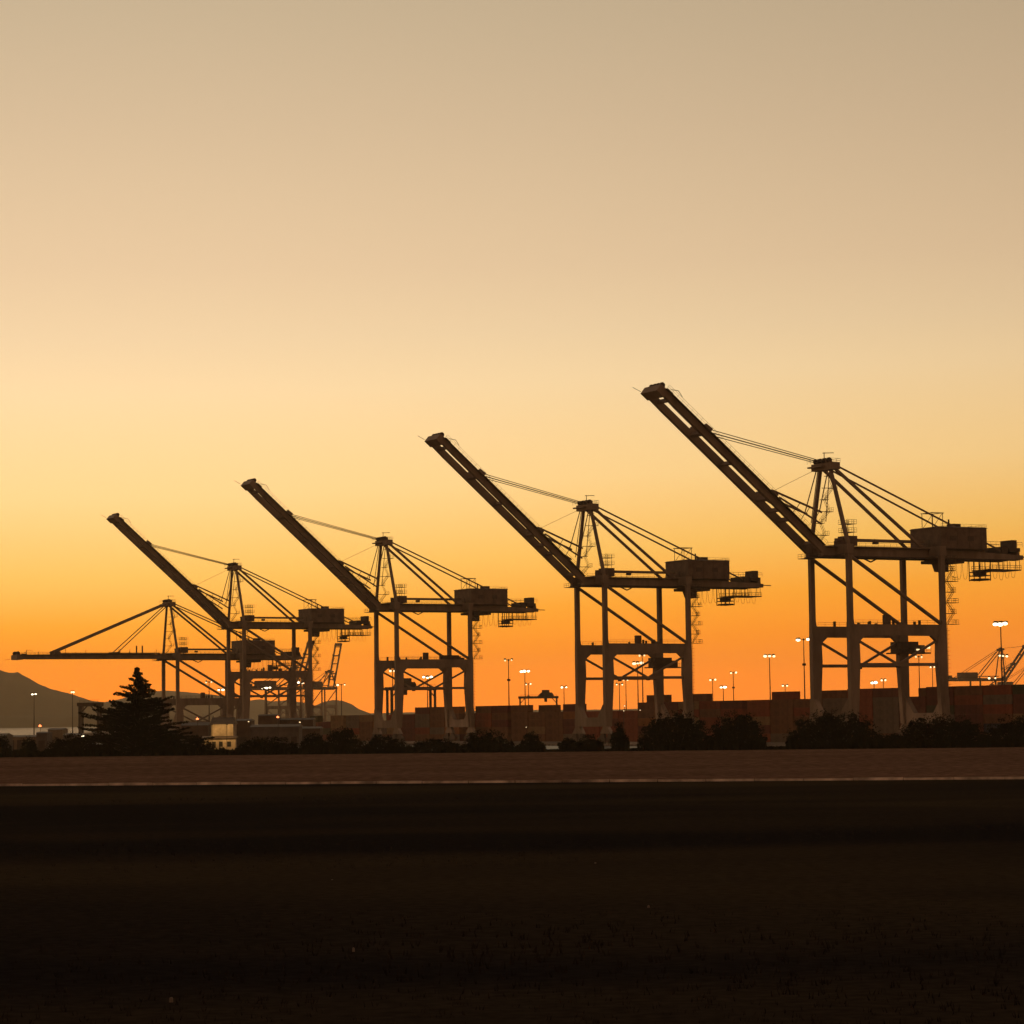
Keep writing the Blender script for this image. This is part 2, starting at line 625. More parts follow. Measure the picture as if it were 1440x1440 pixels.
    if detail >= 2:
        for v in (hw, -hw):
            fo = P('floodlight_housing', MB().box(G / 2 - .5, G / 2 + .5, v - .4, v + .4, zp - 8.45, zp - 8.03), STEEL_D)
            ld = bpy.data.lights.new('floodlight', 'SPOT')
            ld.energy, ld.color, ld.spot_size, ld.spot_blend, ld.shadow_soft_size = 2600, (1, .60, .36), 2.5, .7, .5
            lo = bpy.data.objects.new('floodlight', ld)
            COL.objects.link(lo)
            lo.parent, lo.location = fo, (G / 2, v, zp - 8.6)
    if detail >= 1:
        P('electrical_cabinet', MB().box(11.0, 12.7, -hw - .7, -hw + .7, ptop, ptop + 2.5), HOUSE)
    # ---- upper cross beams carrying the girders
    for u in (0, G):
        P('cross_beam', MB().box(u - 1.0, u + 1.0, -hw - .9, hw + .9, zg + .3, gt + .25))
    # ---- twin main girders
    for v in (gv, -gv):
        m = MB().box(-5.0, 49, v - .7, v + .7, zg, gt)
        m.hexa([(49, v - .7, zg), (ur, v - .7, zg), (ur, v + .7, zg), (49, v + .7, zg),
                (49, v - .7, gt - .8), (ur, v - .7, zg + 1.2), (ur, v + .7, zg + 1.2), (49, v + .7, gt - .8)])
        P('main_girder', m)
        P('trolley_rail', MB().box(-5, ur - 2, v - 1.15, v + 1.15, zg - .28, zg - .003), STEEL_D)
        if detail >= 2:
            sgn = 1 if v > 0 else -1
            P('handrail', MB().rail((-4, v + sgn * 1.6, gt - .3), (49, v + sgn * 1.6, gt - .3)), STEEL_D)
            P('walkway', MB().box(-4, 49, min(v + sgn * .7, v + sgn * 1.7), max(v + sgn * .7, v + sgn * 1.7), gt - .5, gt - .3), STEEL_D)
    P('upper_tie_beam', MB().box(2.0, 31.0, -.5, .5, gt + 1.5, gt + 2.3))
    for u in (-3.5, 15, ur - 1.2):
        P('girder_tie', MB().box(u, u + 1.1, -gv + .7, gv - .7, zg + .4, gt - .4))
    # ---- A-frame
    ap = Vector((-.8, 0, zap))
    for v in (hw, -hw):
        s = 1 if v > 0 else -1
        P('mast_leg', MB().beam((0, v, gt), (ap.x, s * 2.2, zap - 1.2), .95, .85, side=(0, 1, 0), w2=.8, h2=.75))
    m = MB().box(ap.x - 1.3, ap.x + 1.5, -4.6, 4.6, zap - 1.7, zap + .2)
    m.box(ap.x - 2.4, ap.x - 1.3, -1.6, 4.9, zap - .9, zap - .5)
    m.box(ap.x - 1.0, ap.x + 1.0, -1.8, 1.8, zap + .2, zap + 1.3)
    apx = P('mast_head', m)
    if detail >= 1:
        for v in (-3.0, -1.0, 1.0, 3.0):
            P('sheave', MB().tube((ap.x - .9, v - .25, zap + .8), (ap.x - .9, v + .25, zap + .8), .75, 14), STEEL_D, apx)
        h = MB().rail((ap.x - 2.4, -4.6, zap + .1), (ap.x - 2.4, 4.9, zap + .1), 1.1, 1.6)
        h.rail((ap.x + 1.6, -4.6, zap + .1), (ap.x + 1.6, 4.6, zap + .1), 1.1, 1.6)
        h.rail((ap.x - 2.4, -4.6, zap + .1), (ap.x + 1.6, -4.6, zap + .1), 1.1, 1.4)
        P('handrail', h, STEEL_D, apx)
        h = MB().tube((ap.x, .4, zap + 1.3), (ap.x, .4, zap + 3.2), .12, 6)
        h.beam((ap.x - .4, .6, zap + 3.0), (ap.x + 2.0, -1.2, zap + 3.0), .15, .18)
        P('service_davit', h, STEEL_D, apx)
    # ---- backstays
    for v in (gv, -gv):
        P('backstay', MB().beam((ap.x + .6, v * .75, zap - .8), (28.5, v, gt - .1), .62, .75))
        P('rear_stay', MB().beam((ap.x + 1.0, v * .75, zap - .2), (ur - 5.5, v, gt - .9), .36, .42))
    # ---- boom
    hinge = Vector((-4.2, 0, zg + 1.3))
    tip = Vector((ut, 0, zt))
    d = (tip - hinge).normalized()
    L = (tip - hinge).length
    nrm = Vector((d.z, 0, -d.x))                    # up side of the boom
    if nrm.z < 0:
        nrm = -nrm
    def B(t, v, h=0.0):
        return hinge + d * (L * t) + nrm * h + Vector((0, v, 0))
    for v in (gv, -gv):
        m = MB().beam(B(-.005, v), B(.90, v), 1.2, 1.95)
        m.beam(B(.90, v, .003), B(1.0, v, .1), 1.194, 1.9, h2=1.8)
        P('boom_girder', m)
        if detail >= 1:
            s = 1 if v > 0 else -1
            P('boom_walkway', MB().beam(B(.02, v + s * 1.15, .75), B(.98, v + s * 1.15, .75), .9, .12), STEEL_D)
            m = MB()
            nst = 34
            for k in range(nst + 1):
                t = .02 + .96 * k / nst
                m.tube(B(t, v + s * 1.6, .75), B(t, v + s * 1.6, 1.9), .035, 4)
            m.tube(B(.02, v + s * 1.6, 1.9), B(.98, v + s * 1.6, 1.9), .035, 4)
            m.tube(B(.02, v + s * 1.6, 1.35), B(.98, v + s * 1.6, 1.35), .03, 4)
            P('handrail', m, STEEL_D)
            P('boom_pipe', MB().tube(B(.03, v + s * .2, 1.35), B(.71, v + s * .2, 1.35), .22, 6), STEEL_D)
    if detail >= 1:
        P('cable_tray', MB().beam(B(.10, -gv - .2, 1.1), B(.70, -gv - .2, 1.1), 1.0, .6), STEEL_D)
    for t in (.05, .20, .26, .33, .55, .73, .93):
        P('boom_tie', MB().beam(B(t, -gv + .6), B(t, gv - .6), .9 if t in (.33, .73) else .55, 1.2, side=(d.x, 0, d.z)))
    m = MB().beam(B(.985, -gv - .65, -.2), B(.985, gv + .65, -.2), 2.7, 2.1, side=(d.x, 0, d.z))
    m.beam(B(.985, -2.2, 1.25), B(.985, 2.2, 1.25), 1.5, .8, side=(d.x, 0, d.z))
    m.beam(B(.955, -gv - .7, 1.0), B(.955, -gv + 1.0, 1.0), 2.0, .8, side=(d.x, 0, d.z))
    hd = P('boom_head', m)
    if detail >= 1:
        for v in (-2.5, -.8, .8, 2.5):
            P('sheave', MB().tube(B(.99, v - .2, 1.6), B(.99, v + .2, 1.6), .8, 14), STEEL_D, hd)
        m = MB().tube(B(1.01, 3.9, -.8), B(1.045, 4.6, -1.2), .07, 5)
        m.tube(B(.96, -4.2, 1.6), B(.93, -4.2, 2.9), .08, 5).tube(B(.93, -4.2, 2.9), B(.90, -4.2, 2.4), .08, 5)
        P('tip_lamp_bracket', m, STEEL_D, hd)
    t1, t2 = .33, .73
    for v in (gv, -gv):
        for t, s in ((t1, 2.2), (t2, 3.0)):
            P('stay_bracket', MB().beam(B(t - .018, v, 1.5), B(t + .018, v, 1.5), 1.0, s * .55, h2=s * .4))
    # forestays
    if up:
        for v in (gv, -gv, 0):
            off = .55 * v
            P('hoist_rope', MB().tube(ap + Vector((-1.2, off, .3)), B(t2 - .012, v * .9, 1.9), .11 if v else .15, 5), CABLE)
        for v in (gv, -gv):
            j1 = Vector((-11.3, v, zg + 13.6))
            j2 = Vector((-6.6, v, zg + 9.0))
            P('folded_stay', MB().beam(B(t1 + .01, v, 2.0), Vector((-4.6, v, zg + 11.4)), .32, .5))
            P('folded_stay', MB().beam(B(t1 - .03, v, 1.9), Vector((-4.8, v, zg + 8.3)), .32, .42))
            P('folded_stay', MB().tube(ap + Vector((-.9, v * .8, -1.2)), Vector((-5.4, v, zg + 11.6)), .17, 6))
            P('folded_stay', MB().tube(ap + Vector((-.5, v * .8, -1.2)), Vector((-3.4, v, zg + 9.0)), .13, 6))
            for q in (.0, .5, 1):
                a = B(t1 + .01, v, 2.0).lerp(Vector((-4.6, v, zg + 11.4)), .55 + .4 * q)
                P('stay_link', MB().tube(a, a + Vector((-1.4, 0, -2.0)), .1, 5), STEEL_D)
        P('catenary_rope', MB().tube(ap + Vector((-1.8, 0, -1.0)), B(t1, 0, 1.6), .05, 4), YCABLE)
    else:
        for v in (gv, -gv):
            P('forestay', MB().beam(ap + Vector((-.8, v * .8, -.2)), B(t2 + .02, v, 1.9), .45, .75))
            P('forestay', MB().beam(ap + Vector((-.8, v * .6, -.8)), B(t1 - .01, v, 1.9), .28, .36))
        for k in range(14):
            t = .06 + .9 * rg.random()
            P('boom_lamp', MB().tube(B(t, -gv - .9, 1.0), B(t, -gv - .9, 1.8 + 1.5 * rg.random()), .12, 5), STEEL_D)
        for t in (.14, .18):
            P('boom_latch_post', MB().beam(B(t, -1, 1), B(t, -1, 4.8), .5, .5), STEEL_D)
    # ---- machinery house
    ha, hb, hv = 32.0, 47.5, 6.8
    z0, z1 = gt - .2, gt + 5.5
    m = MB().box(ha, hb, -hv, hv, z0, z1)
    m.hexa([(ha - .3, -hv - .3, z1), (hb + .3, -hv - .3, z1), (hb + .3, hv + .3, z1), (ha - .3, hv + .3, z1),
            (ha - .1, -hv * .9, z1 + .35), (hb + .1, -hv * .9, z1 + .35), (hb + .1, hv * .9, z1 + .35), (ha - .1, hv * .9, z1 + .35)])
    h = P('machinery_house', m, HOUSE)
    if detail >= 1:
        for k in range(4):
            P('panel_rib', MB().box(ha + 1.5 + k * 4.0, ha + 1.8 + k * 4.0, -hv - .08, -hv + .04, z0 + .2, z1 - .2), HOUSE, h)
        P('door', MB().box(ha - .07, ha + .02, -2.0, -1.0, z0 + .3, z0 + 2.5), STEEL_D, h)
        P('vent', MB().box(ha + 3, ha + 5, -hv - .12, -hv, z0 + 2.2, z0 + 3.5), STEEL_D, h)
        P('vent', MB().box(ha + 9, ha + 11, -hv - .12, -hv, z0 + 2.2, z0 + 3.5), STEEL_D, h)
        m = MB()
        for v in (-2.2, 2.2):
            for u in (ha + .6, ha + 4.2):
                m.tube((u, v, z1), (u, v, z1 + 4.3), .10, 5)
            m.tube((ha + .6, v, z1), (ha + 4.2, v, z1 + 4.3), .07, 5)
            m.tube((ha + .2, v, z1 + 4.3), (ha + 4.6, v, z1 + 4.3), .12, 5)
        m.tube((ha + .6, -2.2, z1 + 4.3), (ha + .6, 2.2, z1 + 4.3), .1, 5)
        m.tube((ha + 4.2, -2.2, z1 + 4.3), (ha + 4.2, 2.2, z1 + 4.3), .1, 5)
        P('roof_hoist_frame', m, STEEL_D, h)
        m = MB().tube((ha + 3, -hv + .5, z1), (ha + 3, -hv + .5, z1 + 2.2), .25, 6)
        m.box(ha + 8, ha + 10.5, -2, 1, z1 + .4, z1 + 1.5)
        P('roof_unit', m, STEEL_D, h)
        hr = MB().rail((ha, -hv, z1), (hb, -hv, z1), 1.0, 2.4).rail((hb, -hv, z1), (hb, hv, z1), 1.0, 2.4)
        P('handrail', hr, STEEL_D, h)
    # ---- rear end of the girder
    m = MB().box(ur - 7.4, ur - 5.2, -gv - .6, gv + .6, gt - 1.4, gt + .9)
    m.box(ur - 4.9, ur - 1.2, -gv - .9, gv + .9, gt - .45, gt + .6)
    m.box(ur - 2.6, ur - .9, -2.5, 2.5, gt + .61, gt + 2.9)
    P('rear_machinery', m, STEEL_D)
    P('end_buffer', MB().beam((ur - .2, -gv, zg + .8), (ur + 3.2, -gv, zg + .7), .5, .25), STEEL_D)
    if detail >= 1:
        m = MB().rail((hb + 1, -gv - 1.6, gt + .8), (ur - 1, -gv - 1.6, gt + .8), 1.3, 1.8, .05)
        m.rail((hb + 1, gv + 1.6, gt + .8), (ur - 1, gv + 1.6, gt + .8), 1.3, 1.8, .05)
        P('handrail', m, STEEL_D)
        # hanging platform and basket under the backreach
        m = MB().box(50.5, ur - .6, -3.8, 3.8, zg - 3.0, zg - 2.7)
        for u in (51, 54, 57, 60, ur - 1):
            for v in (-3.6, 3.6):
                m.tube((u, v, zg), (u, v, zg - 3.0), .10, 4)
        for v in (-3.8, 3.8):
            m.rail((50.5, v, zg - 2.7), (ur - .6, v, zg - 2.7), 1.1, 1.2, .06)
        P('service_platform', m, STEEL_D)
        m = MB()
        for u in (48.5, 50.2, 52.0):
            for v in (-2.4, 2.4):
                m.tube((u, v, zg - .2), (u, v, zg - 5.8), .14, 5)
        for z in (zg - 5.6, zg - 4.4, zg - 3.4):
            for v in (-2.4, 2.4):
                m.tube((48.5, v, z), (52.0, v, z), .14, 5)
            for u in (48.5, 52.0):
                m.tube((u, -2.4, z), (u, 2.4, z), .14, 5)
        m.box(48.7, 51.8, -2.2, 2.2, zg - 5.6, zg - 5.2)
        m.box(49.2, 51.3, -1.6, 1.6, zg - 4.6, zg - 3.2)
        P('head_block_cage', m, STEEL_D)
        # trolley and operator cab
        u0 = 34.5
        P('trolley', MB().box(u0 - 1.5, u0 + 7.5, -gv - .4, gv + .4, zg - 1.3, zg - .45), STEEL_D)
        cb = MB().hexa([(u0 + .9, -2.0, zg - 3.5), (u0 + 3.4, -2.0, zg - 3.6), (u0 + 3.4, 1.0, zg - 3.6), (u0 + .9, 1.0, zg - 3.5),
                        (u0, -2.0, zg - 1.31), (u0 + 3.6, -2.0, zg - 1.31), (u0 + 3.6, 1.0, zg - 1.31), (u0, 1.0, zg - 1.31)])
        co = P('operator_cab', cb, HOUSE)
        P('window', MB().box(u0 + 1.2, u0 + 3.2, -2.06, -2.0, zg - 2.9, zg - 1.7), GLASS, co)
        # festoon loops
        for k in range(11):
            ua = 36 + k * 2.1 + (4 if k > 4 else 0)
            if ua > 58:
                break
            dz = rg.uniform(4.2, 5.2)
            pts = [Vector((ua + 1.9 * i / 8, -gv - 1.7, zg - .6 - dz * (1 - (2 * i / 8 - 1) ** 4))) for i in range(9)]
            P('festoon_loop', MB().path(pts, .055, 4), YCABLE)
        # stairs on the landside leg
        st = MB()
        nst = 6
        dz = (zg - ptop - 1) / nst
        zigzag(st, (G + 1.2, -hw - .2, ptop + .2), nst, dz, 2.4, .8)
        so = P('stair_flights', st, STEEL_D)
        for k in range(nst + 1):
            z = ptop + .2 + k * dz
            l = MB().box(G + .9, G + 4.6 - .8 * (k % 2), -hw - 1.2, -hw + 1.2, z - .12, z)
            l.rail((G + 4.5 - .8 * (k % 2), -hw - 1.1, z), (G + 4.5 - .8 * (k % 2), -hw + 1.1, z), 1.1, 1.1, .05)
            l.rail((G + 1.0, -hw - 1.1, z), (G + 4.5 - .8 * (k % 2), -hw - 1.1, z), 1.1, 1.2, .05)
            P('landing', l, STEEL_D, so)
        la = MB()
        for s in (-.3, .3):
            la.tube((G + 1.25, -hw + s, 8.5), (G + 1.25, -hw + s, ptop), .06, 4)
        for k in range(40):
            z = 9 + k * (ptop - 9.5) / 40
            la.tube((G + 1.25, -hw - .3, z), (G + 1.25, -hw + .3, z), .04, 4)
            if k % 2 == 0:
                la.box(G + 1.25, G + 2.0, -hw - .45, -hw + .45, z, z + .07)
        P('leg_ladder', la, STEEL_D)
        # stairs beside the mast, cabin and lamp tower on the girder
        st = MB()
        n2 = 6
        za, zb = gt + .5, zap - 3
        dz = (zb - za) / n2
        for k in range(n2):
            f0, f1 = k / n2, (k + 1) / n2
            va, vb = hw * (1 - f0) + 2.2 * f0, hw * (1 - f1) + 2.2 * f1
            a = Vector((1.0 + (k % 2) * 2.2, va - 1.0, za + k * dz))
            b = Vector((3.2 - (k % 2) * 2.2, vb - 1.0, za + (k + 1) * dz))
            for s in (-.35, .35):
                st.tube(a + Vector((0, s, 0)), b + Vector((0, s, 0)), .06, 4)
            for s in (-.35, .35):
                o = Vector((0, s, 1.0))
                st.tube(a + o, b + o, .045, 4)
            st.box(b.x - .9, b.x + .9, b.y - .8, b.y + .8, b.z - .1, b.z + .02)
            st.rail((b.x + .9, b.y - .8, b.z), (b.x + .9, b.y + .8, b.z), 1.1, .8, .04)
            st.tube((.2, va, a.z), (a.x, a.y, a.z), .09, 4)
        P('mast_stairs', st, STEEL_D)
        P('control_room', MB().box(4.2, 7.4, -2.4, 2.0, gt + .26, gt + 2.9).box(2.6, 4.2, -2, 1.6, gt + .26, gt + 1.7), HOUSE)
        m = MB()
        for u in (4.9, 6.9):
            for v in (-1.4, 1.0):
                m.tube((u, v, gt + 2.9), (u, v, gt + 7.2), .07, 4)
        for z in (gt + 4.0, gt + 6.2):
            m.box(4.2, 7.6, -2.0, 1.6, z - .1, z)
            m.rail((4.2, -2.0, z), (7.6, -2.0, z), 1.1, .85, .045)
            m.rail((4.2, 1.6, z), (7.6, 1.6, z), 1.1, .85, .045)
        P('lamp_tower', m, STEEL_D)
        m = MB().box(-6.6, -3.4, -gv - 1.8, gv + 1.8, zg - .55, zg - .40)
        m.rail((-6.6, -gv - 1.8, zg - .4), (-6.6, gv + 1.8, zg - .4), 1.1, 1.5, .05)
        P('hinge_platform', m, STEEL_D)
        m = MB().tube((.0, hw + .2, gt + .3), (-.9, hw + 3.4, gt + .5), .07, 4).tube((8.5, -hw, gt + .3), (8.5, -hw - .1, gt + 1.8), .06, 4)
        m.box(8.2, 9.4, -hw - .6, -hw + .6, gt + .3, gt + 1.0)
        P('hinge_machinery', m, STEEL_D)
        m = MB().beam((10.5, -.8, zg - .4), (12.8, -.8, zg - 1.3), .4, .3).beam((12.8, -.8, zg - 1.3), (14.6, -.8, zg - .5), .4, .3)
        P('rope_guide', m, STEEL_D)


def crane_thing(label, loc, rz, scale, group=None, **kw):
    r = thing('container_crane', label, 'crane', loc, rz, group, scale)
    sts_crane(r, **kw)
    return r


GR = 'container cranes along the quay'
cr1 = crane_thing('tallest looking container crane, boom raised, beside the darkest brown container stacks', C1, ALPHA, 1.0182, GR,
                  zg=49.29 + .6, zp=28.04 + .6, zt=93.1 - 1.2, seed=1)
cr2 = crane_thing('container crane with raised boom, second in the quay row from the biggest one', (24.30, 824.17, 0), ALPHA, 1.0019, GR,
                  zt=93.1 + .4, seed=2)
cr3 = crane_thing('container crane with raised boom, a gantry frame showing between its legs', (-46.64, 967.11, 0), ALPHA, .993, GR,
                  zg=49.29 - .7, zp=28.04 - .6, ut=-55.2, zt=93.1 + 1.2, seed=3)
cr4 = crane_thing('raised boom container crane whose legs overlap the crane with the level boom', (-116.33, 1105.72, 0), ALPHA, .9866, GR,
                  zg=49.29 - 1.1, zp=28.04 - 1.2, ut=-55.6, zt=93.1 + 1.1, seed=4)
c5 = Vector((-116.33, 1105.72, 0)) + V2 * 75
cr5 = crane_thing('lower container crane with its boom let down level over the water', c5, ALPHA, 1.0, GR,
                  zg=36.3, zp=16.0, zap=61.5, ut=-71.5, zt=37.4, up=False, seed=5)

# crane extras: an electric room on the landside leg, with lamps on the first crane
for c, zp_, lit in ((cr1, 28.6, True), (cr2, 28.0, False), (cr3, 33.4, False)):
    m = MB().box(G - 3.2, G + 3.0, W / 2 - 2.2, W / 2 + 2.2, zp_ - 3.9, zp_ - 1.0)
    m.box(G - 4.5, G + 7.0, W / 2 - 2.5, W / 2 + 2.5, zp_ - 4.3, zp_ - 3.92)
    m.box(G + 3.4, G + 5.6, W / 2 - 1.6, W / 2 + 1.2, zp_ - 3.9, zp_ - 1.9)
    ro = m.build('electric_room', STEEL_D, c)
    MB().rail((G - 4.5, W / 2 - 2.5, zp_ - 3.9), (G + 7.0, W / 2 - 2.5, zp_ - 3.9), 1.1, 1.5, .05).build('handrail', STEEL_D, ro)
    if lit:
        MB().box(G + 5.4, G + 6.6, W / 2 - 2.7, W / 2 - 2.52, zp_ - 2.9, zp_ - 2.2).build('floodlight', LAMP_D, ro)
        MB().box(G + 2.0, G + 3.0, W / 2 - 2.7, W / 2 - 2.52, zp_ - 3.4, zp_ - 3.0).build('floodlight', LAMP_D, ro)

# ---- far cranes
FG = 'far cranes beyond the yard'
p = pix(463, 1000, 2850)
crane_thing('far crane with steep twin boom between the raised and level boomed cranes', (p.x, p.y, 0), math.radians(250), 1.0, FG,
            zg=42, zp=22, zap=62, ut=-26, zt=92, detail=0, seed=6)
p = pix(414, 1000, 2500)
crane_thing('far crane half hidden behind the leg of a nearer crane', (p.x, p.y, 0), math.radians(232), 1.0, FG,
            zg=38, zp=20, zap=60, ut=-24, zt=84, detail=0, seed=7)
p = pix(1408, 990, 2650)
crane_thing('far crane facing the other way beyond the tallest container stacks', (p.x, p.y, 0), math.radians(205), 1.0, FG,
            zg=40, zp=20, zap=72, ut=-42, zt=86, detail=0, seed=8)
p = pix(1448, 990, 3500)
crane_thing('farthest crane beside the reversed crane at the yard end', (p.x, p.y, 0), math.radians(208), 1.0, FG,
            zg=40, zp=20, zap=70, ut=-40, zt=84, detail=0, seed=9)


# ------------------------------------------------------------------ containers
CL, CW, CH = 12.19, 2.44, 2.59
CONT_COL = {'rust red': (.26, .065, .030), 'brown': (.19, .085, .040), 'orange': (.30, .115, .030), 'dull grey': (.17, .13, .10),
            'dark maroon': (.15, .042, .030), 'tan': (.27, .17, .085), 'olive green': (.07, .07, .035), 'navy blue': (.03, .035, .06)}


def container_mesh(name, col):
    m = MB()
    e = .09
    m.box(e, CL - e, .10, CW - .10, .12, CH - .10)
    for x in (0, CL - .17):
        for y in (0, CW - .17):
            m.box(x, x + .17, y, y + .17, 0, CH)
    for y in (0, CW - .12):
        for z in (.003, CH - .153):
            m.box(.17, CL - .17, y, y + .12, z, z + .15)
    for x in (0, CL - .12):
        for z in (.003, CH - .153):
            m.box(x, x + .12, .17, CW - .17, z, z + .15)
    nr = 20
    st = (CL - .5) / nr
    for s in range(2):                                   # corrugations on both long sides
        ys, yo = (.10, .035) if s == 0 else (CW - .10, CW - .035)
        for k in range(nr):
            x = .28 + k * st
            m.quad((x, ys, .16), (x + st * .18, yo, .16), (x + st * .18, yo, CH - .16), (x, ys, CH - .16))
            m.quad((x + st * .18, yo, .16), (x + st * .5, yo, .16), (x + st * .5, yo, CH - .16), (x + st * .18, yo, CH - .16))
            m.quad((x + st * .5, yo, .16), (x + st * .68, ys, .16), (x + st * .68, ys, CH - .16), (x + st * .5, yo, CH - .16))
    for k in range(2):                                   # door leaves with lock rods at one end
        y0 = .2 + k * 1.03
        m.box(-.03, e, y0, y0 + 1.0, .18, CH - .18)
        for dy in (.3, .7):
            m.tube((-.06, y0 + dy, .2), (-.06, y0 + dy, CH - .2), .025, 5)
    return m.mesh('shipping_container', mat('container_' + name.replace(' ', '_'), col, .65, var=.3, scale=.5))


CM = {k: container_mesh(k, v) for k, v in CONT_COL.items()}
cr = random.Random(5)
TIER = ['bottom', 'second', 'third', 'fourth', 'fifth', 'sixth', 'seventh']


def tiers_at(px):
    if px > 1380: return 6
    if px > 1335: return 6
    if px > 1298: return 5
    if px > 1208: return 6
    if px > 1140: return 5
    if px > 1015: return 5
    if px > 912: return 5
    if px > 845: return 4
    if px > 700: return 5
    if px > 600: return 5
    if px > 540: return 4
    if px > 490: return 4
    return 4


def zone(px):
    for lim, z in ((1335, 'below the reversed far crane'), (1265, 'between the landside legs of the biggest crane'), (1200, 'between the inner legs of the biggest crane'),
                   (1140, 'between the waterside legs of the biggest crane'), (1060, 'under the tall ringed mast'),
                   (975, 'under the short very bright mast'), (925, 'behind the landside legs of the second crane'), (808, 'behind the waterside legs of the second crane'),
                   (725, 'under the humped gantry'), (668, 'under the dark topped mast'), (600, 'behind the landside legs of the third crane'),
                   (525, 'behind the waterside legs of the third crane')):
        if px > lim:
            return z
    return 'beyond the third crane'


ncont = 0
names = list(CONT_COL)
wts = [7, 10, 3, 2, 6, 3, 2, 1]
s = -88.0
while s < 435:
    base = quay(45, s)
    px = 720 + F_PX * base.x / base.y
    t = tiers_at(px)
    if cr.random() < .14:
        t -= 1
    runcol = cr.choices(names, wts)[0]
    for k in range(t):
        c = runcol if cr.random() < .55 else cr.choices(names, wts)[0]
        o = inst('shipping_container', CM[c], None, quay(45 + cr.uniform(-.06, .06), s + cr.uniform(-.05, .05), k * (CH + .01) + .02), ALPHA + math.pi / 2)
        lab = f'{c} container, {TIER[k]} tier, front stacks {zone(px)}'
        tag(o, lab, 'container', lab)
        ncont += 1
    s += CL + .35 + (2.5 if cr.random() < .08 else 0)
# a second block beyond, showing only where it stands higher
s = -88.0
while s < 300:
    base = quay(60, s)
    px = 720 + F_PX * base.x / base.y
    t = {0: 6, 1: 5, 2: 5}[cr.randrange(3)] - (1 if px < 900 else 0)
    for k in range(max(0, t - 2), t):
        pass
    if cr.random() < .45:
        for k in range(t):
            if ncont > 285:
                break
            c = cr.choices(names, wts)[0]
            o = inst('shipping_container', CM[c], None, quay(60, s, k * (CH + .01) + .02), ALPHA + math.pi / 2)
            lab = f'{c} container, {TIER[k]} tier, rear block {zone(px)}'
            tag(o, lab, 'container', lab)
            ncont += 1
    s += CL + .4


# ------------------------------------------------------------------ floodlight masts
def mast(px, py, h, lamps, bright=LAMP_W, wide=1.5, label='', ring=False, dark_top=False, lamp_s=.55, z_scale=1.0):
    hy = 1019.8 - .0127 * px                                # horizon in the photo at this column
    d = (h - CAM_H) * F_PX / (hy - py)
    p = pix(px, py, d)
    r = thing('floodlight_mast', label, 'light mast', (p.x, p.y, 0), 0, 'floodlight masts of the container yard')
    MB().tube((0, 0, 0), (0, 0, h), .34, 10, .15).build('pole', STEEL_D, r)
    MB().tube((0, 0, 0), (0, 0, .5), .6, 10, .5).build('base', CONC, r)
    m = MB().beam((-wide, 0, h - .35), (wide, 0, h - .35), .18, .22)
    m.beam((0, -wide * .6, h - .35), (0, wide * .6, h - .35), .18, .22, side=(1, 0, 0))
    m.tube((0, 0, h - .8), (0, 0, h - .2), .35, 8)
    m.build('crossarm', STEEL_D, r)
    if ring:
        m = MB()
        m.tube((0, 0, h * .72), (0, 0, h * .72 + .9), .75, 10)
        m.build('lowering_ring', STEEL_D, r)
    for k in range(lamps):
        x = 0 if lamps == 1 else -wide + 2 * wide * k / (lamps - 1)
        fl = MB()
        fl.hexa([(x - lamp_s, -.5, h - .30), (x + lamp_s, -.5, h - .30), (x + lamp_s, .25, h - .45), (x - lamp_s, .25, h - .45),
                 (x - lamp_s * .8, -.3, h + .30), (x + lamp_s * .8, -.3, h + .30), (x + lamp_s * .8, .3, h + .22), (x - lamp_s * .8, .3, h + .22)])
        f = fl.build('floodlight', STEEL_D, r)
        e = MB()
        q = rng.uniform(.7, 1.3)
        e.ball((x + rng.uniform(-.2, .2), -.25, h - .42 - rng.uniform(-.05, .35)), (lamp_s * q, .5, .46 * q))
        e.build('lamp_lens', LAMP_D if dark_top else bright, f, smooth=True)
    return d


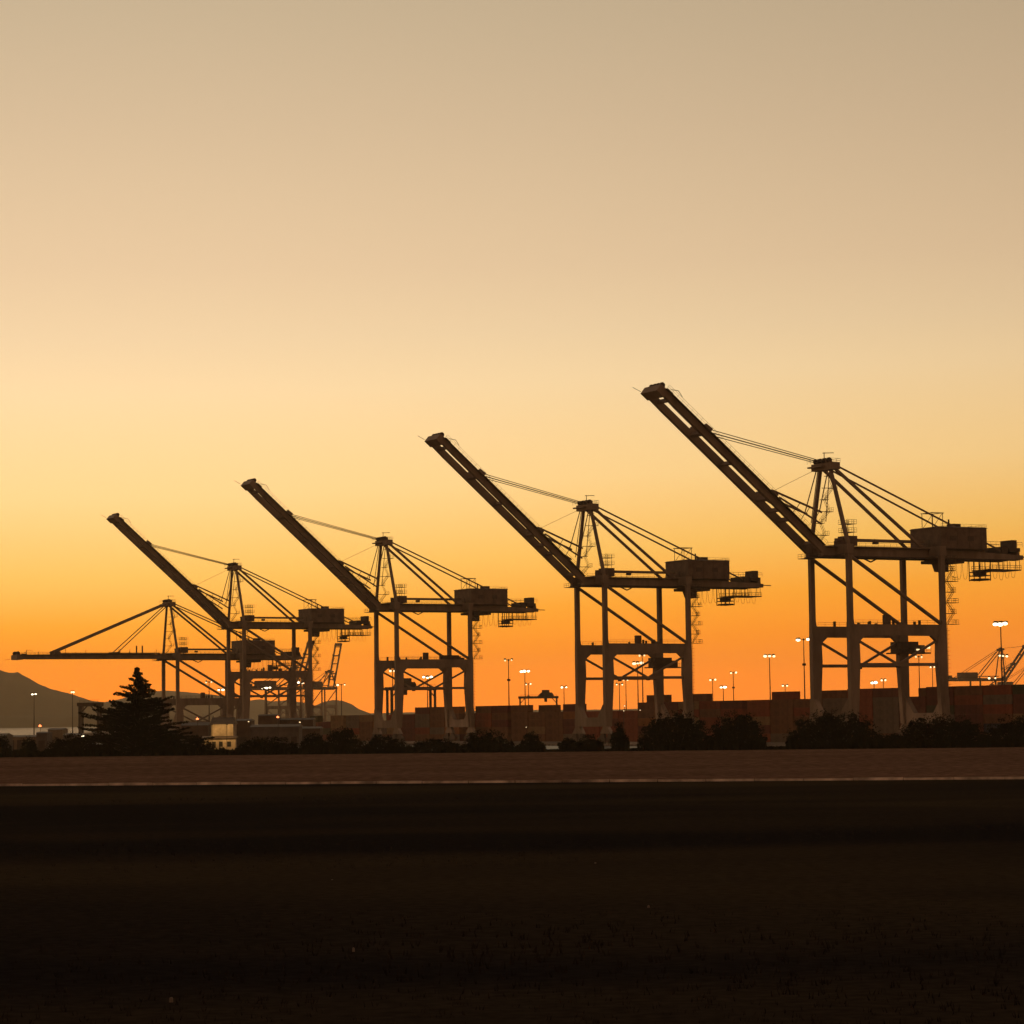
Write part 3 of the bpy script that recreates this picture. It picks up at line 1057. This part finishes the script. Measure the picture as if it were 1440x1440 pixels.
ML = [(1407, 875, 36, 3, LAMP_B, 1.5, False, .75, 'tall brightly lit floodlight mast beyond the landside leg of the biggest crane'),
      (1411, 921, 34, 3, LAMP_W, 1.6, False, .6, 'lit floodlight mast in front of the reversed far crane'),
      (1395, 952, 26, 2, LAMP_W, 1.5, False, .5, 'lower lit floodlight mast in front of the reversed far crane house'),
      (1311, 937, 32, 2, LAMP_W, 1.0, False, .45, 'slim lit floodlight mast seen through the landside legs of the biggest crane'),
      (1292, 922, 34, 2, LAMP_D, 1.2, False, .3, 'faint unlit looking mast between the legs of the biggest crane'),
      (1242, 955, 26, 2, LAMP_W, .9, False, .45, 'small twin lamp mast just above the containers under the biggest crane'),
      (1229, 958.5, 22, 2, LAMP_B, .8, False, .6, 'bright low mast on the container skyline under the biggest crane'),
      (1130, 898, 38, 2, LAMP_B, 2.1, True, .85, 'tall twin lamp mast with dark ring close by the biggest crane'),
      (1104, 963, 26, 2, LAMP_W, 1.3, False, .6, 'short lit mast beside the tall ringed mast'),
      (1082, 921, 34, 3, LAMP_W, 1.7, False, .6, 'slender lit mast with T shaped lamp head above the brown containers'),
      (1031, 945, 32, 2, LAMP_W, 1.3, True, .5, 'medium lit mast with ring above the brown containers'),
      (1017, 965, 24, 2, LAMP_B, 1.0, False, .8, 'short very bright mast above the brown containers'),
      (1002, 955, 30, 2, LAMP_W, 1.4, False, .5, 'faint lit mast beside the short very bright one'),
      (903, 920, 34, 2, LAMP_D, 1.0, False, .3, 'dark thin mast between the legs of the second crane'),
      (896.5, 931, 32, 3, LAMP_W, 1.6, False, .7, 'lit mast beside the dark mast between the second crane legs'),
      (880, 955, 28, 2, LAMP_W, 1.0, False, .4, 'faint short mast between the second crane legs'),
      (871, 961, 26, 2, LAMP_W, 1.5, False, .5, 'low twin lamp mast beside the waterside leg of the second crane'),
      (793, 965, 25, 2, LAMP_B, 1.1, False, .6, 'short bright mast beside the rubber tyred gantry'),
      (738, 943, 32, 3, LAMP_B, 1.6, False, .7, 'lit mast standing behind the rubber tyred gantry'),
      (743, 961, 28, 2, LAMP_W, 1.2, True, .45, 'faint mast with ring behind the rubber tyred gantry'),
      (715, 927, 34, 2, LAMP_D, 1.5, True, .5, 'dark topped mast with ring between the second and third cranes'),
      (601, 951, 28, 3, LAMP_B, 1.6, False, .7, 'bright mast seen between the third crane legs'),
      (552, 941.5, 30, 2, LAMP_W, .9, False, .5, 'mast peeping past the waterside leg of the third crane'),
      (480, 962, 28, 2, LAMP_W, 1.8, False, .55, 'lit mast beside the far steep boomed crane'),
      (423, 959, 28, 2, LAMP_B, 1.0, False, .6, 'bright mast between the landside legs of the overlapping crane'),
      (375, 966, 26, 3, LAMP_B, 1.7, False, .8, 'bright wide mast between the legs of the overlapping crane'),
      (310.5, 969, 26, 2, LAMP_B, 1.0, False, .7, 'bright mast by the landside leg of the level boom crane'),
      (294, 958, 28, 2, LAMP_D, 1.3, False, .45, 'dim mast below the diagonal brace of the level boom crane'),
      (102, 972, 26, 2, LAMP_W, .6, False, .5, 'lit mast against the foot of the hazy hill'),
      (48, 975, 26, 2, LAMP_B, .9, False, .75, 'bright mast standing in front of the hazy hill')]
for px, py, h, nl, lm, wd, rg_, ls, lab in ML:
    mast(px, py, h, nl, lm, wd, lab, rg_, lamp_s=ls)


def low_lamp(px, py, d, lm, label, s=.5, zbase=0):
    p = pix(px, py, d)
    h = max(1.2, p.z - zbase)
    r = thing('yard_lamp', label, 'lamp', (p.x, p.y, zbase), 0, 'low lamps about the yard')
    MB().tube((0, 0, 0), (0, 0, h), .12, 8, .08).build('post', STEEL_D, r)
    m = MB().beam((0, 0, h), (0, -.7, h + .1), .14, .14, side=(1, 0, 0))
    m.build('arm', STEEL_D, r)
    hd = MB().hexa([(-s, -1.3, h - .1), (s, -1.3, h - .1), (s, -.5, h - .1), (-s, -.5, h - .1),
                    (-s * .7, -1.1, h + .25), (s * .7, -1.1, h + .25), (s * .7, -.6, h + .25), (-s * .7, -.6, h + .25)]).build('lamp_hood', STEEL_D, r)
    MB().ball((0, -.95, h - .12), (s * .8, .4, s * .55)).build('lamp_lens', lm, hd, smooth=True)


for a in [(57, 1020, 870, LAMP_R, 'reddish lamp in front of the water strip at the hill foot', .7, .25),
          (117, 1034, 760, LAMP_B, 'very bright low lamp beside the conifer', .55, .25),
          (40, 1041, 720, LAMP_W, 'tiny lamp among the bushes below the hill', .25, .25),
          (278, 1010, 800, LAMP_R, 'reddish lamp beside the floodlit building', .6, .25),
          (391, 1007.5, 800, LAMP_R, 'reddish lamp by the dark box shed', .6, .25),
          (350, 1014, 810, LAMP_D, 'small pale lamp over the long shed roof', .35, .25),
          (422, 1015, 1010, LAMP_D, 'small pale lamp under the overlapping crane', .5, 0),
          (878, 992, 915, LAMP_W, 'small white lamp on the containers inside the second crane', .3, 0),
          (877, 999, 880, LAMP_W, 'lower small lamp before containers inside the second crane', .22, 0),
          (900, 998, 880, LAMP_W, 'small lamp close to the landside leg of the second crane', .22, 0),
          (740, 1022, 880, LAMP_W, 'tiny lamp before the containers under the rubber tyred gantry', .2, 0)]:
    low_lamp(*a)


# ------------------------------------------------------------------ yard gantries
def rtg(px, ytop, d, span, h, label, rz=0.0, house=.70):
    p = pix(px, ytop, d)
    h = p.z
    r = thing('yard_gantry', label, 'gantry crane', (p.x, p.y, 0), rz, 'yard gantry cranes')
    for sx in (-1, 1):
        for sy in (-3.5, 3.5):
            x = sx * span / 2
            MB().beam((x, sy, 1.6), (x, sy, h - 1.6), .9, 1.1).build('leg', STEEL_D, r)
            w = MB().tube((x - .35, sy, .75), (x + .35, sy, .75), .75, 14)
            w.build('tyre', RUBBER, r)
        MB().box(sx * span / 2 - .6, sx * span / 2 + .6, -5, 5, 1.1, 2.2).build('sill_beam', STEEL_D, r)
        MB().beam((sx * span / 2, -3.4, h - 5), (sx * (span / 2 - 3.2), -3.4, h - 1.5), .4, .5).build('knee_brace', STEEL_D, r)
    for sy in (-3.5, 3.5):
        MB().box(-span / 2 - 1.2, span / 2 + 1.2, sy - .6, sy + .6, h - 1.6, h).build('main_beam', STEEL_D, r)
    m = MB().rail((-span / 2, -4.1, h), (span / 2, -4.1, h), 1.1, 2.0, .05)
    m.build('handrail', STEEL_D, r)
    if house is None:
        MB().box(-span / 2 - .8, -span / 2 + .9, -2.5, 2.5, h - 4.5, h - 1.62).build('cab', HOUSE, r)
        return
    hx = -span / 2 + span * house
    m = MB().box(hx - 2.6, hx + 2.6, -3.2, 3.2, h + .3, h + 4.2)
    m.hexa([(hx - 5.5, -2.6, h + .02), (hx + 5.5, -2.6, h + .02), (hx + 5.5, 2.6, h + .02), (hx - 5.5, 2.6, h + .02),
            (hx - 3.3, -2.6, h + 2.4), (hx + 4.6, -2.6, h + 2.4), (hx + 4.6, 2.6, h + 2.4), (hx - 3.3, 2.6, h + 2.4)])
    t = m.build('trolley_house', STEEL_D, r)
    MB().box(hx - 1, hx + 1, -1.2, 1.2, h - 3.9, h - 1.62).build('cab', HOUSE, t)


rtg(757, 979, 1800, 25, 20, 'low gantry crane with humped trolley house on the container skyline', 0.0)
rtg(578, 966, 1280, 22, 21, 'yard gantry crane framed by the third crane legs', .35, .35)
rtg(127, 988, 1150, 8.0, 14.6, 'tall narrow straddling gantry beside the conifer', 0.0, None)

# lattice mast near the overlapping crane
p = pix(428, 960, 1250)
r = thing('lattice_tower', 'pale lattice tower behind the landside leg of the overlapping crane', 'tower', (p.x, p.y, 0))
hh = p.z
for sx in (-1, 1):
    for sy in (-1, 1):
        MB().tube((sx * 1.0, sy * 1.0, 0), (sx * .7, sy * .7, hh), .14, 5).build('corner_post', CONC, r)
m = MB()
for k in range(10):
    z0, z1 = hh * k / 10, hh * (k + 1) / 10
    w = 1.0 - .3 * k / 10
    for sy in (-1, 1):
        m.tube((-w, sy * w, z0), (w, sy * w, z1), .09, 4)
        m.tube((-w, sy * w, z1), (w, sy * w, z1), .09, 4)
        m.tube((sy * w, -w, z0), (sy * w, w, z1), .09, 4)
m.build('bracing', CONC, r)


# ------------------------------------------------------------------ sheds and buildings on the spit
def shed(px0, px1, ytop, d, depth, label, m=HOUSE, roof=.8, doors=2, name='shed'):
    a, b = pix(px0, ytop, d), pix(px1, ytop, d)
    h = max(2.2, a.z - .25 - roof)
    w = b.x - a.x
    r = thing(name, label, 'building', ((a.x + b.x) / 2, d, .25))
    MB().box(-w / 2, w / 2, 0, depth, 0, h).build('wall', m, r)
    MB().hexa([(-w / 2 - .3, -.3, h), (w / 2 + .3, -.3, h), (w / 2 + .3, depth + .3, h), (-w / 2 - .3, depth + .3, h),
               (-w / 2 - .1, depth * .45, h + roof), (w / 2 + .1, depth * .45, h + roof), (w / 2 + .1, depth * .55, h + roof), (-w / 2 - .1, depth * .55, h + roof)]).build('roof', STEEL_D, r)
    for k in range(doors):
        x = -w / 2 + w * (k + .5) / doors
        dw = min(1.6, w / doors * .3)
        MB().box(x - dw, x + dw, -.06, .02, 0, min(3.2, h * .75)).build('door', STEEL_D, r)
    return r, h, w


PALE = mat('pale_cladding', (.42, .33, .22), .7, var=.45, scale=.35)
GREYW = mat('grey_cladding', (.16, .13, .115), .8, var=.3, scale=.3)
BROWNW = mat('brown_cladding', (.15, .10, .07), .8, var=.3, scale=.3)
shed(-60, 6, 1032, 800, 14, 'low grey shed by the end bushes under the hill', GREYW)
shed(12, 52, 1034, 860, 16, 'long low tan shed before the water strip', mat('tan_cladding', (.30, .22, .15), .8), .6, 4)
shed(51, 66, 1029, 790, 9, 'small dark boxy shed beside the reddish lamp', GREYW, .4, 1)
shed(67, 88, 1024, 820, 10, 'taller pale box building left of the narrow gantry', mat('buff_cladding', (.28, .22, .15), .8), .5, 2)
shed(89, 114, 1031, 800, 12, 'wide grey shed beside the taller pale box building', GREYW, .6, 2)
shed(255, 292, 1016, 840, 12, 'brown shed behind the conifer branches', BROWNW, 1.0, 2)
shed(331, 352, 1011, 850, 14, 'dark shed next to the floodlit building', BROWNW, .6, 1)
shed(352, 420, 1019, 830, 14, 'long grey shed with small lamps along its front', GREYW, .8, 5)
shed(363, 390, 1004.5, 1010, 12, 'dark boxy shed on the skyline between crane legs', BROWNW, .5, 1)
shed(392, 440, 1010, 1020, 14, 'reddish brown warehouse at the end of the container row', BROWNW, .7, 3)
shed(418, 450, 1022, 860, 12, 'brown low shed before the container row end', BROWNW, .6, 2)
# floodlit building
fb, fh, fw = shed(297, 328, 1009, 770, 9, 'brightly floodlit cream building beside the conifer', PALE, 2.0, 3, name='floodlit_building')
m = MB().box(-fw / 2 - 2.2, fw / 2 + 1.0, -3.4, -.35, 0, 3.3)
m.build('annex', PALE, fb)
MB().hexa([(-fw / 2 - 2.5, -3.8, 3.3), (fw / 2 + 1.3, -3.8, 3.3), (fw / 2 + 1.3, -.35, 3.3), (-fw / 2 - 2.5, -.35, 3.3),
           (-fw / 2 - 2.5, -3.8, 3.45), (fw / 2 + 1.3, -3.8, 3.45), (fw / 2 + 1.3, -.35, 4.0), (-fw / 2 - 2.5, -.35, 4.0)]).build('annex_roof', STEEL_D, fb)
for x in (-fw / 2 + .6, -.6, fw / 2 - 1.4):
    MB().box(x, x + 1.1, -3.46, -3.38, .9, 2.4).build('window', GLASS, fb)
for x in (-fw / 3, fw / 3):
    p_ = MB().beam((x, -7.5, 0), (x, -7.5, 7.2), .14, .14).build('lamp_post', STEEL_D, fb)
    MB().box(x - .3, x + .3, -7.7, -7.3, 7.2, 7.45).build('lamp_hood', STEEL_D, p_)
    ld = bpy.data.lights.new('floodlight', 'SPOT')
    ld.energy, ld.color, ld.spot_size, ld.shadow_soft_size = 900, (1, .58, .20), 2.2, .2
    lo = bpy.data.objects.new('floodlight', ld)
    COL.objects.link(lo)
    lo.parent = p_
    lo.location = (x, -7.3, 7.0)
    lo.rotation_euler = Vector((0, -1, .55)).to_track_quat('Z', 'Y').to_euler()


# ------------------------------------------------------------------ vegetation
def leaf_clump(m, c, r, n, size, rg, flat=1.0):
    for _ in range(n):
        while True:
            q = Vector((rg.uniform(-1, 1), rg.uniform(-1, 1), rg.uniform(-1, 1)))
            if .15 < q.length < 1:
                break
        q = q * (q.length ** -.35)
        p = c + Vector((q.x * r.x, q.y * r.y, q.z * r.z))
        a = Vector((rg.gauss(0, 1), rg.gauss(0, 1), rg.gauss(0, 1))).normalized()
        b = a.orthogonal().normalized()
        s = size * rg.uniform(.5, 1.3)
        m.quad(p - a * s, p + b * s * .45, p + a * s, p - b * s * .45)


def bush(px0, px1, ytop, d, label, group, seed, dens=1.0, name='bush', tall=False):
    rg = random.Random(seed)
    a, b = pix(px0, ytop, d), pix(px1, ytop, d)
    w, h = b.x - a.x, a.z - .8
    r = thing(name, label, 'bush', ((a.x + b.x) / 2, d, .8), 0, group)
    crown = MB()
    st = MB()
    nb = max(5, int(w / 1.1))
    for k in range(nb):
        t = (k + .5) / nb * 2 - 1
        x = t * w / 2 * .90
        hh = h * (1 - abs(t) ** 2.6) ** .6 * rg.uniform(.66, 1.03)
        hh = max(hh, h * .28)
        dy = rg.uniform(-.25, .25) * w * .5
        layers = max(2, int(hh / 1.1))
        for q in range(layers):
            z = hh * (q + .55) / layers
            cr_ = Vector((max(.8, w / nb * 1.0), max(1.0, w * .16), max(.55, hh / layers * .75)))
            z = min(z, hh - cr_.z * .55)
            leaf_clump(crown, Vector((x + rg.uniform(-.4, .4), dy * (1 - q / layers), z)), cr_, int(120 * dens), .36, rg)
        st.tube((x * .35, dy * .3, -.4), (x, dy, hh * .75), .14, 5, .05)
    for k in range(int(20 + 3 * w)):                          # loose twigs breaking the outline
        t = rg.uniform(-.95, .95)
        hh = h * (1 - abs(t) ** 2.6) ** .6
        leaf_clump(crown, Vector((t * w / 2, rg.uniform(-1, 1), hh * rg.uniform(.85, 1.12))), Vector((.55, .5, .5)), 8, .24, rg)
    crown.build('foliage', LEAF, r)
    st.build('stem', BARK, r)


BG = 'bushes along the bank'
bl = [(896, 1003, 1005, 'big round bush in front of the second crane landside legs'),
      (993, 1079, 1006, 'big bush joined to the round bush, below the brown containers'),
      (1099, 1243, 1004, 'widest dome shaped bush in front of the biggest crane waterside legs'),
      (1258, 1392, 1009, 'wide bush in front of the biggest crane landside legs'),
      (1382, 1475, 1009, 'bush below the far reversed crane at the end of the hedge'),
      (1235, 1275, 1035, 'low bush joining the two widest bushes'),
      (425, 457, 1034, 'small rounded bush below the end of the container row'),
      (455, 508, 1027, 'knobbly bush left of the third crane'),
      (505, 575, 1038, 'low spreading bush under the third crane waterside legs'),
      (575, 650, 1042, 'very low bush under the third crane landside legs'),
      (648, 722, 1031, 'wide soft bush between the second and third cranes'),
      (733, 763, 1033, 'small dense bush below the humped gantry'),
      (786, 812, 1041, 'tiny low bush left of the second crane'),
      (812, 846, 1036, 'low bush under the second crane waterside legs'),
      (860, 881, 1020, 'narrow upright bush between the second crane legs'),
      (330, 425, 1040, 'long low bush before the grey shed'),
      (-20, 16, 1037, 'bush before the low grey shed under the hill'),
      (28, 52, 1040, 'little round bush before the tan shed'),
      (62, 152, 1035, 'broad low bush left of the conifer'),
      (262, 300, 1040, 'low bush right of the conifer'),
      (138, 268, 1030, 'wide dark bush growing at the foot of the conifer')]
for k, (a, b, y, lab) in enumerate(bl):
    bush(a, b, y, 622 + (k * 7) % 17, lab, BG, 40 + k)


def conifer(px, ytop, d, label):
    rg = random.Random(21)
    t = pix(px, ytop, d)
    h = t.z - .8
    r = thing('conifer_tree', label, 'tree', (t.x, d, .8))
    MB().tube((0, 0, -.4), (.1, 0, h * .97), .42, 9, .05).build('trunk', BARK, r)
    crown = MB()
    limbs = MB()
    # outline half widths (m) by height fraction, read off the photograph
    prof = [(0.0, 13.4), (.12, 13.8), (.24, 12.0), (.34, 10.2), (.42, 8.4), (.5, 7.2), (.58, 6.0), (.66, 4.9), (.75, 3.3), (.85, 2.0), (.93, .9), (1.0, .15)]
    def hwid(f):
        for (a, wa), (b, wb) in zip(prof[:-1], prof[1:]):
            if a <= f <= b:
                return wa + (wb - wa) * (f - a) / (b - a)
        return .2
    f = .03
    while f < .985:
        nb = 15 if f < .3 else 12 if f < .5 else 8 if f < .8 else 5
        for k in range(nb):
            ang = rg.uniform(0, 2 * math.pi)
            lop = 1 + .10 * math.cos(ang) * math.sin(f * 9 + 1)
            L = lop * hwid(f) * rg.choice((rg.uniform(.5, .85), rg.uniform(.8, 1.22)))
            rise = rg.uniform(-.04, .55) * L * (.55 if f < .3 else .9 if f < .6 else 1.1)
            base = Vector((0, 0, h * f))
            tip = Vector((math.cos(ang) * L, math.sin(ang) * L * .9, h * f + rise))
            limbs.tube(base, tip, .10 * (1 - f) + .04, 4, .02)
            ns = max(4, int(L / .42))
            for q in range(ns):
                u = (q + .6) / ns
                if u < .12:
                    continue
                c = base.lerp(tip, u) + Vector((0, 0, .35 * math.sin(u * 3) - .1))
                wd = (.75 * (1 - u) + .22) * (1.1 if f < .6 else .8)
                leaf_clump(crown, c, Vector((wd, wd, .42 * (1 - u * .4))), 14, .28, rg)
            a2 = (tip - base).normalized()
            leaf_clump(crown, tip, Vector((.3, .3, .18)), 6, .26, rg)
        f += .027 + .012 * f
    for q in range(26):
        z = h * (.86 + .14 * q / 26)
        leaf_clump(crown, Vector((0, 0, z)), Vector((.5 * (1 - q / 28), .5 * (1 - q / 28), .3)), 8, .24, rg)
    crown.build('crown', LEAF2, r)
    limbs.build('limbs', BARK, r)['kind'] = 'stuff'


conifer(193, 939, 628, 'dark pointed conifer standing in front of the level boom crane')

# scrub on the bank: low weeds nobody could count
rg = random.Random(3)
m = MB()
for k in range(34000):
    px = rg.uniform(-60, 1500)
    d = rg.uniform(548, 650)
    x = (px - 720) / F_PX * d
    if d < 572 - .2 * x + 3:
        continue
    gap = any(a < px < b for a, b in ((575, 612), (640, 660), (762, 797), (800, 815), (844, 865), (880, 901), (1072, 1101)))
    hmax = (.5 if gap else 1.2 + .45 * math.sin(px * .045) * math.sin(px * .013 + 2) + .3 * math.sin(px * .21)) * rg.uniform(.4, 1.45)
    hmax = max(hmax, .3)
    a = rg.uniform(0, math.pi)
    w = rg.uniform(.08, .30)
    c, s_ = math.cos(a) * w, math.sin(a) * w
    lx, ly = rg.uniform(-.2, .2), rg.uniform(-.2, .2)
    z0 = .70 if d < 628 else .22
    if gap:
        hmax = min(hmax, .25)
    m.quad((x - c, d - s_, z0), (x + c, d + s_, z0), (x + c * .5 + lx, d + s_ * .5 + ly, z0 + hmax), (x - c * .4 + lx, d - s_ * .4 + ly, z0 + hmax * .9))
o = m.build('scrub', LEAF)
o['kind'] = 'stuff'
tag(o, 'dark low weeds and scrub along the bank behind the paved lot', 'scrub')

# dry grass in the near field
m = MB()
for k in range(6000):
    d = 62 + 230 * rg.random() ** 1.3
    x = rg.uniform(-.22, .22) * d
    hgt = rg.uniform(.03, .10)
    for q in range(3):
        a = rg.uniform(0, 6.28)
        w = rg.uniform(.02, .05)
        c, s_ = math.cos(a) * w, math.sin(a) * w
        ox, oy = rg.uniform(-.15, .15), rg.uniform(-.15, .15)
        lx, ly = rg.uniform(-.15, .15), rg.uniform(-.15, .15)
        k0 = len(m.v)
        m.v += [(x + ox - c, d + oy - s_, -.25), (x + ox + c, d + oy + s_, -.25), (x + ox + lx, d + oy + ly, hgt)]
        m.f.append((k0, k0 + 1, k0 + 2))
o = m.build('grass', mat('dry_grass', (.028, .021, .016), .9, var=.4, scale=.05, spec=.0))
o['kind'] = 'stuff'
tag(o, 'sparse dark dry grass over the near field', 'grass')

# a few pale stones in the field
STONE = mat('pale_stone', (.22, .18, .15), .9)
for k, (px, py, lab) in enumerate([(467, 1236, 'pale stone in the brownish band of the dark field'), (497, 1331, 'pale stone alone in the blackest part of the field'),
                                   (837, 1212, 'small pale stone nearest the kerb in the dark field'), (912, 1272, 'small flat stone in the middle of the dark field'),
                                   (241, 1400, 'pale stone low down in the dark field')]):
    d = CAM_H * F_PX / (py - (1019.8 - .0127 * px))
    p = pix(px, py, d)
    s_ = .055
    sm_ = MB()
    rs = random.Random(k)
    ring = [(math.cos(t) * s_ * rs.uniform(.8, 1.3), math.sin(t) * s_ * rs.uniform(.7, 1.1)) for t in [i * math.pi / 4 for i in range(8)]]
    sm_.v = [(x, y, -.1) for x, y in ring] + [(x * .95, y * .95, .02) for x, y in ring] + [(x * .5, y * .5, .05) for x, y in ring]
    sm_.f = [(i, (i + 1) % 8, (i + 1) % 8 + 8, i + 8) for i in range(8)] + [(i + 8, (i + 1) % 8 + 8, (i + 1) % 8 + 16, i + 16) for i in range(8)] + [tuple(range(16, 24))]
    o = sm_.build('stone', STONE)
    o.location = (p.x, p.y, .02)
    tag(o, lab, 'stone', 'pale stones in the field')

# ------------------------------------------------------------------ haze
hm = bpy.data.materials.new('haze_air')
hm.use_nodes = True
hn, hlk = hm.node_tree.nodes, hm.node_tree.links
hn.clear()
ho = hn.new('ShaderNodeOutputMaterial')
hv = hn.new('ShaderNodeVolumePrincipled')
hv.inputs['Color'].default_value = (.95, .82, .58, 1)
hv.inputs['Density'].default_value = 5.0e-5
hv.inputs['Anisotropy'].default_value = .65
hlk.new(hv.outputs[0], ho.inputs['Volume'])
hz = MB().box(-7500, 7500, -400, 13200, -7, 300).build('haze', hm)
hz['kind'] = 'stuff'
tag(hz, 'thin dusk haze in the air over the harbour', 'haze')
